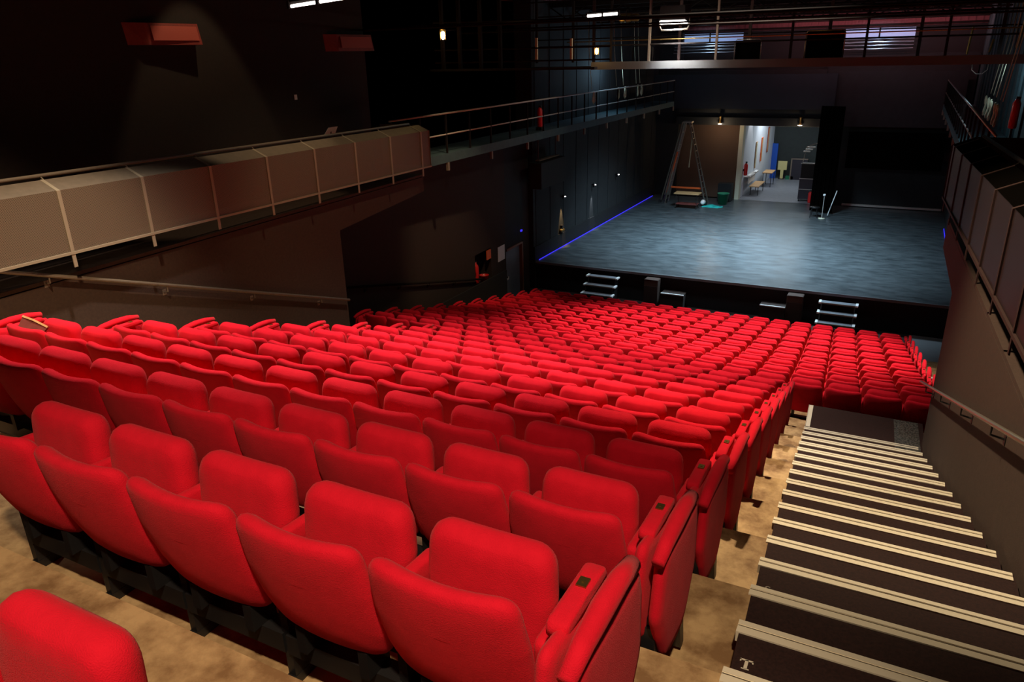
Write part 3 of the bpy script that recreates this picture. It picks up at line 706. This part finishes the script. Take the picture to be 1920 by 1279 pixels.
# two bright lamps throwing pools on the corridor wall
for y in (38.6, 40.6):
    spot('corridor_wall_light', (-6.15, y, -2.5), (-6.75, y, -4.2), 60, (1, 1, 1), 50, .5, .03)
o = MB().prism_z([(-6.42, 44.2), (-6.12, 44.15), (-6.12, 44.3), (-6.42, 44.35)], -6.8, -4.9).obj('blue_curtain', M['blue']); tag(o, 'narrow blue curtain at the end of the corridor', 'curtain')
t = empty('sign_board', (-5.78, 44.1, -6.8), 'yellowish board on a post at the end of the corridor', 'sign')
MB().box(-.24, .24, -.02, .02, .50, .98).obj('board', M['yellow'], t); MB().box(-.08, .08, -.02, .02, .0, .50).obj('post', M['yellow'], t); MB().box(-.15, .15, -.1, .1, 0, .03).obj('base', M['steel_black'], t)
cbox('green_tub', -5.55, -5.15, 44.0, 44.25, -6.8, -6.62, M['green'], 'low green tub on the floor at the corridor end', 'tub')
t = empty('low_cupboard', (-4.9, 44.15, -6.8), 'dark cupboard with a grey frame at the corridor end', 'cupboard')
MB().box(-.42, .42, -.15, .15, 0, 1.15).obj('body', M['darkglass'], t); MB().box(-.44, .44, -.17, -.15, 1.1, 1.16).obj('frame', M['rail'], t); MB().box(-.44, -.38, -.17, -.15, 0, 1.1).obj('frame', M['rail'], t)
t = empty('equipment_rack', (-3.75, 37.9, -6.8), 'tall black equipment rack on wheels right of the corridor', 'rack')
MB().box(-.35, .35, -.3, .3, .1, 1.05).obj('lower_case', M['darkglass'], t, bevel=.02); MB().box(-.33, .35, -.3, .3, 1.08, 1.75).obj('upper_case', M['black'], t, bevel=.02)
for z in (1.05, 1.75, .55): MB().box(-.36, .36, -.32, -.29, z, z+.03).obj('metal_edge', M['grey_metal'], t)
MB().tube([(-.3, -.2, 1.78), (-.2, -.1, 2.5), (.3, 0, 2.7)], .02, 6).obj('stand_arm', M['grey_metal'], t)
for i in range(3): MB().box(-.32+.08*i, -.02+.1*i, -.3, -.1, 2.28+.10*i, 2.32+.10*i).obj('lamp_bar', M['grey_metal'], t)
for x in (-.3, .3): MB().lathe((x, -.28, .06), [(.06, -.02), (.06, .02)], 12, 'x').obj('wheel', M['steel_black'], t)
g = empty('fire_extinguisher', (-3.52, 37.35, -6.8), 'red fire extinguisher at the foot of the black rack', 'fire extinguisher')
MB().lathe((0, 0, 0), [(.08, 0), (.09, .03), (.09, .45), (.04, .52)], 12).obj('cylinder', M['redpaint'], g, True); MB().box(-.03, .05, -.03, .03, .52, .6).obj('handle', M['steel_black'], g)
t = empty('stool', (-2.95, 33.95, -6.8), 'small black stool at the foot of the stage curtain', 'stool')
MB().lathe((0, 0, .42), [(.2, 0), (.2, .04)], 14).obj('seat', M['steel_black'], t, True)
for a in range(4): MB().tube([(.15*math.cos(a*PI/2+.7), .15*math.sin(a*PI/2+.7), .42), (.2*math.cos(a*PI/2+.7), .2*math.sin(a*PI/2+.7), 0)], .014, 6).obj('leg', M['steel_black'], t)
t = empty('lamp_stand', (-2.62, 33.8, -6.8), 'thin grey stand with a pale head beside the stool', 'stand')
MB().tube([(0, 0, 0), (0, 0, .95)], .016, 6).obj('pole', M['grey_metal'], t); MB().lathe((0, 0, .95), [(.03, 0), (.06, .04), (.05, .10)], 12).obj('head', M['white'], t, True); MB().lathe((0, 0, 0), [(.14, 0), (.14, .03)], 14).obj('base', M['cream'], t, True)
t = tag(MB().tube([(-2.45, 34.3, -6.75), (-2.2, 34.5, -5.7)], .02, 6).obj('leaning_pole', M['white']), 'white pole leaning right of the black curtain', 'pole')

# hanging black loudspeaker on the left and its bracket
t = empty('loudspeaker', (-10.6, 23.2, -4.15), 'big black loudspeaker hanging under the left catwalk', 'loudspeaker')
MB().box(-.2, .25, -1.0, 1.0, 0, .85).obj('cabinet', M['black'], t, bevel=.02)
MB().box(-.05, .1, -.8, .8, .88, .92).obj('mounting_bar', M['rail'], t)
for y in (-.7, .7): MB().tube([(0, y, .85), (0, y, 1.70)], .015, 6).obj('hanger', M['steel_black'], t)
# small wall lamps of the left stage wall
for y, z, e, c, lab in ((25.3, -4.92, 30, (1, .62, .25), 'small wall lamp on the left stage wall with a warm beam'), (28.4, -4.97, 16, (.85, .93, 1), 'small wall lamp on the left stage wall with a white beam'),
                  (31.2, -4.96, 0, (1, 1, 1), 'small wall lamp on the left stage wall, nearest the back')):
    g = empty('wall_lamp', (-10.9, y, z), lab, 'lamp', 'small lamps on the left stage wall')
    MB().lathe((0, 0, 0), [(.05, -.10), (.055, .03), (.03, .08)], 12).obj('shade', M['steel_black'], g, True); MB().box(-.1, -.02, -.02, .02, -.02, .02).obj('bracket', M['steel_black'], g)
    MB().lathe((.065, 0, .0), [(.012, -.02), (.035, 0), (.012, .02)], 10).obj('bulb', M['e_white'], g, True)
    if e: spot('wall_lamp_light', (-10.86, y, z-.12), (-10.99, y, z-1.2), e*7, c, 30, .6, .02)
for i, (y, z) in enumerate(((25.2, -6.28),)):
    g = empty('floor_projector', (-10.93, y, -6.3), 'small dark projector on the left ledge lit by the warm lamp', 'projector')
    MB().lathe((.0, 0, .12), [(.06, -.1), (.09, .1)], 12, 'y').obj('body', M['brass'], g, True); MB().box(-.04, .04, -.02, .02, 0, .06).obj('yoke', M['steel_black'], g)
    MB().box(-.05, .05, -.05, .05, .2, .32).obj('top_box', M['steel_black'], g)

# ------------------------------------------------------------------ catwalks
def catwalk(x0, x1, y0, y1, z, label, inner, posts, name='catwalk'):
    g = empty(name, (0, 0, 0), label, 'catwalk')
    MB().box(x0, x1, y0, y1, z-.22, z).obj('deck', M['tealwall'], g)
    xe = inner
    for i in range(posts):
        y = y0+.05+(y1-y0-.1)*i/(posts-1)
        MB().box(xe-.02, xe+.02, y-.02, y+.02, z, z+.92).obj('post', M['dark_metal'], g)
        if i % 2 == 0: MB().box(xe-.03, xe+.03, y-.04, y+.04, z-.42, z-.22).obj('hanger', M['rail'], g)
    MB().tube([(xe, y0, z+.94), (xe, y1, z+.94)], .022, 8).obj('top_rail', M['grey_metal'], g, True)
    MB().tube([(xe, y0, z+.45), (xe, y1, z+.45)], .018, 8).obj('middle_rail', M['grey_metal'], g, True)
    return g
catwalk(-11.0, -9.95, 13.6, 36.3, -2.22, 'dark steel catwalk with railing along the left stage wall', -9.97, 21)
catwalk(1.25, 2.35, 14.0, 36.3, -2.28, 'blue-grey catwalk with railing along the right stage wall', 1.27, 21)

# rope coils
def coil(x, y, z, h, side, label, m):
    g = empty('rope_coil', (x, y, z), label, 'rope', 'coiled ropes on the catwalk railings')
    for k in range(4):
        b = MB(); pts = []
        w_ = .05+.02*k
        for a in range(16):
            t_ = 2*PI*a/16; pts.append((.02*math.sin(t_*2+k)+side*.04, w_*math.cos(t_), -h/2+(h/2-.01*k)*math.sin(t_)))
        b.tube(pts, .011, 5, closed=True); b.obj('loop', m, g, True)
    b = MB(); b.tube([(side*.12, 0, .05), (side*.25, .02, 1.4), (side*.3, 0, 2.6)], .010, 5); b.obj('line', m, g, True)
for i, (y, lab) in enumerate([(26.0, 'nearest'), (28.6, 'second'), (29.4, 'third'), (31.0, 'fourth'), (31.5, 'farthest')]):
    coil(-10.0, y, -1.25, .45, -1, 'pale rope coil on the left catwalk rail, %s to the seats' % lab, M['rope'])
for i, (y, lab) in enumerate([(20.6, 'nearest'), (21.2, 'second'), (22.3, 'third'), (23.1, 'fourth'), (24.0, 'farthest')]):
    coil(1.75, y, -1.28, .5, 1, 'pale rope coil on the right catwalk rail, %s to the seats' % lab, M['rope'])
g = empty('fire_extinguisher', (-10.2, 21.8, -2.22), 'red fire extinguisher on the left catwalk', 'fire extinguisher')
MB().lathe((0, 0, 0.1), [(.07, 0), (.08, .03), (.08, .5), (.03, .6)], 12).obj('cylinder', M['redpaint'], g, True); MB().box(-.03, .05, -.03, .03, .68, .74).obj('handle', M['steel_black'], g); MB().box(-.1, .1, -.1, .1, 0, .1).obj('stand', M['steel_black'], g)
g = empty('fire_extinguisher', (2.0, 19.2, -2.28), 'red fire extinguisher on the right catwalk by the picture edge', 'fire extinguisher')
MB().lathe((0, 0, 0.6), [(.07, 0), (.08, .03), (.08, .5), (.03, .6)], 12).obj('cylinder', M['redpaint'], g, True); MB().box(-.03, .05, -.03, .03, 1.18, 1.24).obj('handle', M['steel_black'], g); MB().box(-.02, .02, -.02, .02, 0, .6).obj('stand', M['steel_black'], g)

# ------------------------------------------------------------------ lighting bridge and grid over the stage front
br = empty('lighting_bridge', (0, 22.0, 0), 'steel lighting bridge with a pale fascia crossing above the stage front', 'bridge')
MB().box(-8.6, 2.3, .0, .12, -.46, -.25).obj('fascia_beam', mat('grey_beam_paint', (.10, .096, .092), .6, spec=.2), br)
MB().box(-10.95, 2.3, .12, 1.3, -.44, -.38).obj('deck', M['dark_metal'], br)
for x in (-10.4, -9.2, -8.0, -6.85, -4.95, -3.0, -1.2, .6, 2.3): MB().box(x-.03, x+.03, .02, .09, -.25, 1.9).obj('upright', M['rail'] if -7 < x < -4 else M['dark_metal'], br)
for x in (-9.0, -6.3, -4.3, -2.2, 0, 1.8): MB().box(x-.04, x+.04, 1.2, 1.28, -.38, 1.6).obj('rear_upright', M['dimmed_rail'], br)
for z, y, r in ((.20, .05, .025), (.42, 1.25, .02), (.75, .05, .025), (1.1, 1.25, .025), (1.45, .05, .02)):
    MB().tube([(-10.97, y, z), (2.3, y, z)], r, 6).obj('horizontal_pipe', M['dark_metal'], br)
MB().tube([(-9.5, .3, .32), (2.3, .3, .34)], .018, 6).obj('brass_pipe', M['brass'], br)
for k, y in enumerate([13.5, 15.6, 17.8, 19.8]):
    t = tag(MB().tube([(-10.6, y, .55+.12*(k % 2)), (3.2, y, .55+.12*(k % 2))], .024, 6).obj('grid_pipe', M['dark_metal']), 'dark lighting pipe across the hall, %s from the seats' % ORD[k], 'pipe', 'lighting pipes')
# hanging frames
def hang_frame(x, y, w_, h, m, lab, fill=None):
    g = empty('hoop_stand', (x, y, -.36), lab, 'frame')
    b = MB(); b.tube([(-w_/2, 0, 0), (-w_/2, 0, h-.05), (-w_/2+.05, 0, h), (w_/2-.05, 0, h), (w_/2, 0, h-.05), (w_/2, 0, 0)], .014, 6); b.obj('hoop', m, g, True)
    if fill: MB().box(-w_/2+.02, w_/2-.02, .02, .05, .02, h-.03).obj('panel', fill, g)
hang_frame(-4.15, 22.3, .70, .62, M['galv'], 'thin hoop frame standing on the bridge, right of the floodlight', M['velvet'])
hang_frame(-2.2, 22.3, .95, .78, M['brass'], 'dark panel in a yellow frame on the bridge', M['velvet'])
hang_frame(-7.15, 22.4, .60, .52, M['dark_metal'], 'thin dark hoop frame at the left of the bridge')

# floodlight
fl = empty('floodlight', (-6.1, 21.7, .80), 'bright rectangular floodlight in a curved yoke on the bridge', 'floodlight')
MB().hull([(-.36, -.10, 0), (.36, -.10, 0), (.42, .25, -.10), (-.42, .25, -.10)], [(-.34, -.10, .35), (.34, -.10, .35), (.40, .30, .38), (-.40, .30, .38)]).obj('housing', M['steel_black'], fl)
MB().hull([(-.34, -.115, -.06), (.30, -.115, -.06), (.36, .2, -.12), (-.38, .2, -.12)], [(-.34, -.115, -.02), (.30, -.115, -.02), (.36, .2, -.08), (-.38, .2, -.08)]).obj('lens', M['e_white'], fl)
MB().tube([(.46, 0, .22), (.47, -.02, -.12), (.42, -.04, -.24), (-.30, -.04, -.26), (-.36, -.02, -.16), (-.38, 0, 0)], .022, 8).obj('yoke', M['galv'], fl, True)
MB().tube([(0, .02, .30), (0, .33, -.04)], .025, 6).obj('clamp', M['dark_metal'], fl)
point('floodlight_glow', (-5.9, 21.5, .25), 70, WHITE, .12)
spot('floodlight_beam', (-6.1, 21.6, .60), (-5.0, 27.0, -6.8), 900, (.85, .93, 1.0), 95, .8, .25)
# strip lamps
def strip(p0, p1, r, lab, m):
    g = empty('strip_lamp', p0, lab, 'lamp'); d = [p1[i]-p0[i] for i in range(3)]
    b = MB(); b.tube([(0, 0, 0), tuple(d)], r, 10); b.obj('tube', m, g, True)
    b = MB(); b.tube([(0, 0, r+.03), (d[0], d[1], d[2]+r+.03)], .03, 4); b.obj('housing', M['dark_metal'], g)
    for q in (.1, .9): MB().tube([(d[0]*q, d[1]*q, d[2]*q+r+.04)] + ([(d[0]*q, 1.05, -.2)] if p0[1] > 20 else [(d[0]*q, d[1]*q, 6.5-p0[2])]), .01, 5).obj('hanger', M['dark_metal'], g)
    for q in (0, .5, 1): MB().box(d[0]*q-.02, d[0]*q+.02, d[1]*q-.05, d[1]*q+.03, d[2]*q-r-.01, d[2]*q+r+.05).obj('clip', M['dark_metal'], g)
strip((-8.35, 21.0, .965), (-7.42, 21.0, .995), .035, 'white glowing strip lamp above the bridge, left of the floodlight', M['e_white'])
strip((-7.45, 8.2, .665), (-6.3, 8.0, .71), .020, 'white strip lamp at the very top, nearest the seats', M['e_tube'])
# warm bulkhead lamps
def bulk(x, y, z, r, e, lab):
    g = empty('bulkhead_lamp', (x, y, z), lab, 'lamp')
    MB().lathe((0, 0, 0), [(.02, -r*1.8), (r*.8, -r*1.2), (r, 0), (r*.8, r*1.2), (.02, r*1.6)], 14).obj('bulb', M['e_warm'], g, True)
    for a in range(6): MB().tube([(r*1.3*math.cos(a*PI/3), r*1.3*math.sin(a*PI/3), -r*2), (r*1.3*math.cos(a*PI/3), r*1.3*math.sin(a*PI/3), r*2)], .006, 5).obj('cage_wire', M['brass'], g)
    MB().lathe((0, 0, r*2), [(r*1.35, 0), (r*1.35, .03)], 14).obj('cap', M['brass'], g, True)
    MB().tube([(0, .03, r*2), (0, .6 if y < 20 else .25, r*2+.02)], .015, 5).obj('bracket', M['dark_metal'], g)
    point('bulkhead_glow', (x, y-.15, z), e, (1, .6, .22), .08)
bulk(-10.35, 16.6, .49, .055, 5, 'warm caged bulb glowing at the upper left behind the scaffold')
bulk(-8.35, 21.8, .055, .05, 6, 'warm caged bulb at the left end of the pale bridge beam')
# scaffold bits near the warm lamp
t = empty('scaffold_tower', (-10.2, 17.2, -.3), 'dark scaffold around the warm bulb at the upper left', 'scaffold')
for x in (-.55, -.05, .55, 1.1): MB().box(x-.04, x+.04, -.04, .04, 0, 1.8).obj('upright', M['dark_metal'], t)
for z in (.15, .45, 1.1): MB().tube([(-.8, 0, z), (3.4, 1.5, z)], .022, 6).obj('ledger', M['dark_metal'], t)
MB().box(-.9, 3.6, -.1, .1, -.05, 0).obj('deck_edge', M['black'], t)
for i, (x, y, z) in enumerate(((-8.35, 19.6, .42), (-7.75, 20.6, .40))):
    o = MB().box(-.03, .03, -.03, .03, -.55, .0).obj('pale_post', M['rope']); o.location = (x-.9+.0*i, y, z); tag(o, ('left' if i == 0 else 'right')+' of two short pale posts lit at the upper left', 'post')
t = empty('spotlight', (-7.45, 22.0, .92), 'old brass spotlight hanging on the bridge beside the strip lamp', 'spotlight')
MB().lathe((0, 0, 0), [(.08, -.30), (.12, -.26), (.12, .02), (.09, .06), (.10, .10), (.10, .25), (.05, .30)], 16, 'x').obj('body', M['brass'], t, True)
MB().tube([(-.05, -.13, 0), (-.05, -.13, .2), (-.05, .13, .2), (-.05, .13, 0)], .012, 6).obj('yoke', M['dark_metal'], t)

# ceiling with beams
m_ = MB(); m_.box(-12, 4.5, -5, 22.6, 6.5, 6.7); struct('ceiling', m_, M['black'])
m_ = MB(); m_.box(-12, 4.5, 22.6, 37.6, 1.62, 1.75); struct('ceiling_stage', m_, M['pink'])
for k, y in enumerate((24.3, 26.3, 28.6, 31.0, 33.6, 36.0)):
    m_ = MB(); m_.box(-12, 4.5, y, y+.14, 1.42, 1.62)
    for q in range(12): m_.tube([(-11+1.25*q, y+.09, 1.43), (-10.4+1.25*q, y+.09, 1.05)], .02, 4); m_.tube([(-10.4+1.25*q, y+.09, 1.05), (-9.75+1.25*q, y+.09, 1.43)], .02, 4)
    m_.box(-12, 4.5, y+.04, y+.14, 1.05, 1.10)
    tag(m_.obj('roof_truss', M['dark_metal']), 'dark steel roof truss over the stage, %s from the seats' % ORD[k], 'truss', 'roof trusses over the stage')
m_ = MB(); m_.box(-12, 4.5, 37.4, 37.6, -1.0, .78); struct('wall_back_upper', m_, M['black'])
m_ = MB(); m_.box(-12, 4.5, 37.42, 37.6, .78, 1.9)
for q in range(60): m_.box(-12+.27*q, -11.88+.27*q, 37.38, 37.42, .78, 1.62)
struct('wall_back_gable', m_, M['pink'])
for k, z in enumerate((.80, 1.05, 1.34)):
    tag(MB().box(-11.9, 4.4, 37.1, 37.3, z, z+.08).obj('steel_beam', M['dark_metal']), 'dark steel beam across the pink gable, %s from below' % ORD[k], 'beam', 'beams across the pink gable')
# clerestory windows with silver ducts before them
for i, (x0, x1) in enumerate(((-10.2, -7.2), (-2.9, -.2))):
    w_ = MB(); w_.box(x0, x1, 37.36, 37.4, .35, .72); o = struct('window_%d' % (i+1), w_, M['bluewhite'])
    fr = MB(); fr.box((x0+x1)/2-.03, (x0+x1)/2+.03, 37.32, 37.36, .35, .72); fr.obj('window_frame', M['dark_metal'], o)
    for q in range(4):
        b = MB(); pts = [(x0+(x1-x0)*a/10, 36.9-.08*q, .30-.13*q+.012*random.uniform(-1, 1)) for a in range(11)]; b.tube(pts, .028 if q < 2 else .018, 6)
        tag(b.obj('cable_duct', M['coldsheet']), 'silver duct below the %s lit window, %s from the top' % ('left' if i == 0 else 'right', ORD[q]), 'duct', 'silver ducts under the windows')
    spot('window_spill', ((x0+x1)/2, 36.0, 1.3), ((x0+x1)/2, 37.0, 0), 60, (.6, .8, 1), 120, .8, .3)
# flies machinery hint on the right, warm lit
for i, (x, y, z0, z1) in enumerate(((1.15, 24, -.25, .45), (1.55, 22.5, -.2, .1), (2.0, 21.5, -.1, .35), (2.3, 21.0, .1, .5))):
    o = MB().tube([(0, 0, z0), (.04, 0, z1)], .03, 6).obj('rigging_bar', M['brass']); o.location = (x, y, 0); tag(o, 'yellowish rigging bar at the upper right, %s from the left' % ORD[i], 'bar', 'rigging bars at the upper right')
g = empty('hanging_cable', (1.6, 24.5, -.6), 'grey cable looping below the bridge at the right', 'cable')
MB().tube([(-.25, 0, .15), (-.24, 0, -.05), (-.12, 0, -.15), (.02, 0, -.15), (.12, 0, -.05), (.13, 0, .15)], .012, 6).obj('loop', M['galv'], g, True)
point('right_gallery_glow', (1.75, 20.6, .8), 2, (1, .7, .3), .1)
point('right_catwalk_glow', (1.55, 22.2, -.5), 40, (.55, .85, 1), .2)
point('left_catwalk_glow', (-10.3, 29.0, -.6), 50, (.45, .75, 1), .2)
# rounded barrier rail of the far right gallery
g = empty('barrier_rail', (0, 0, 0), 'bright-edged curved rail inside the right gallery', 'rail')
MB().tube([(2.6, 11.9, -1.02), (1.75, 11.9, -1.02), (1.62, 11.7, -1.02), (1.30, 7.0, -.95), (1.30, 1.0, -.85)], .022, 8).obj('tube', M['brass'], g, True)
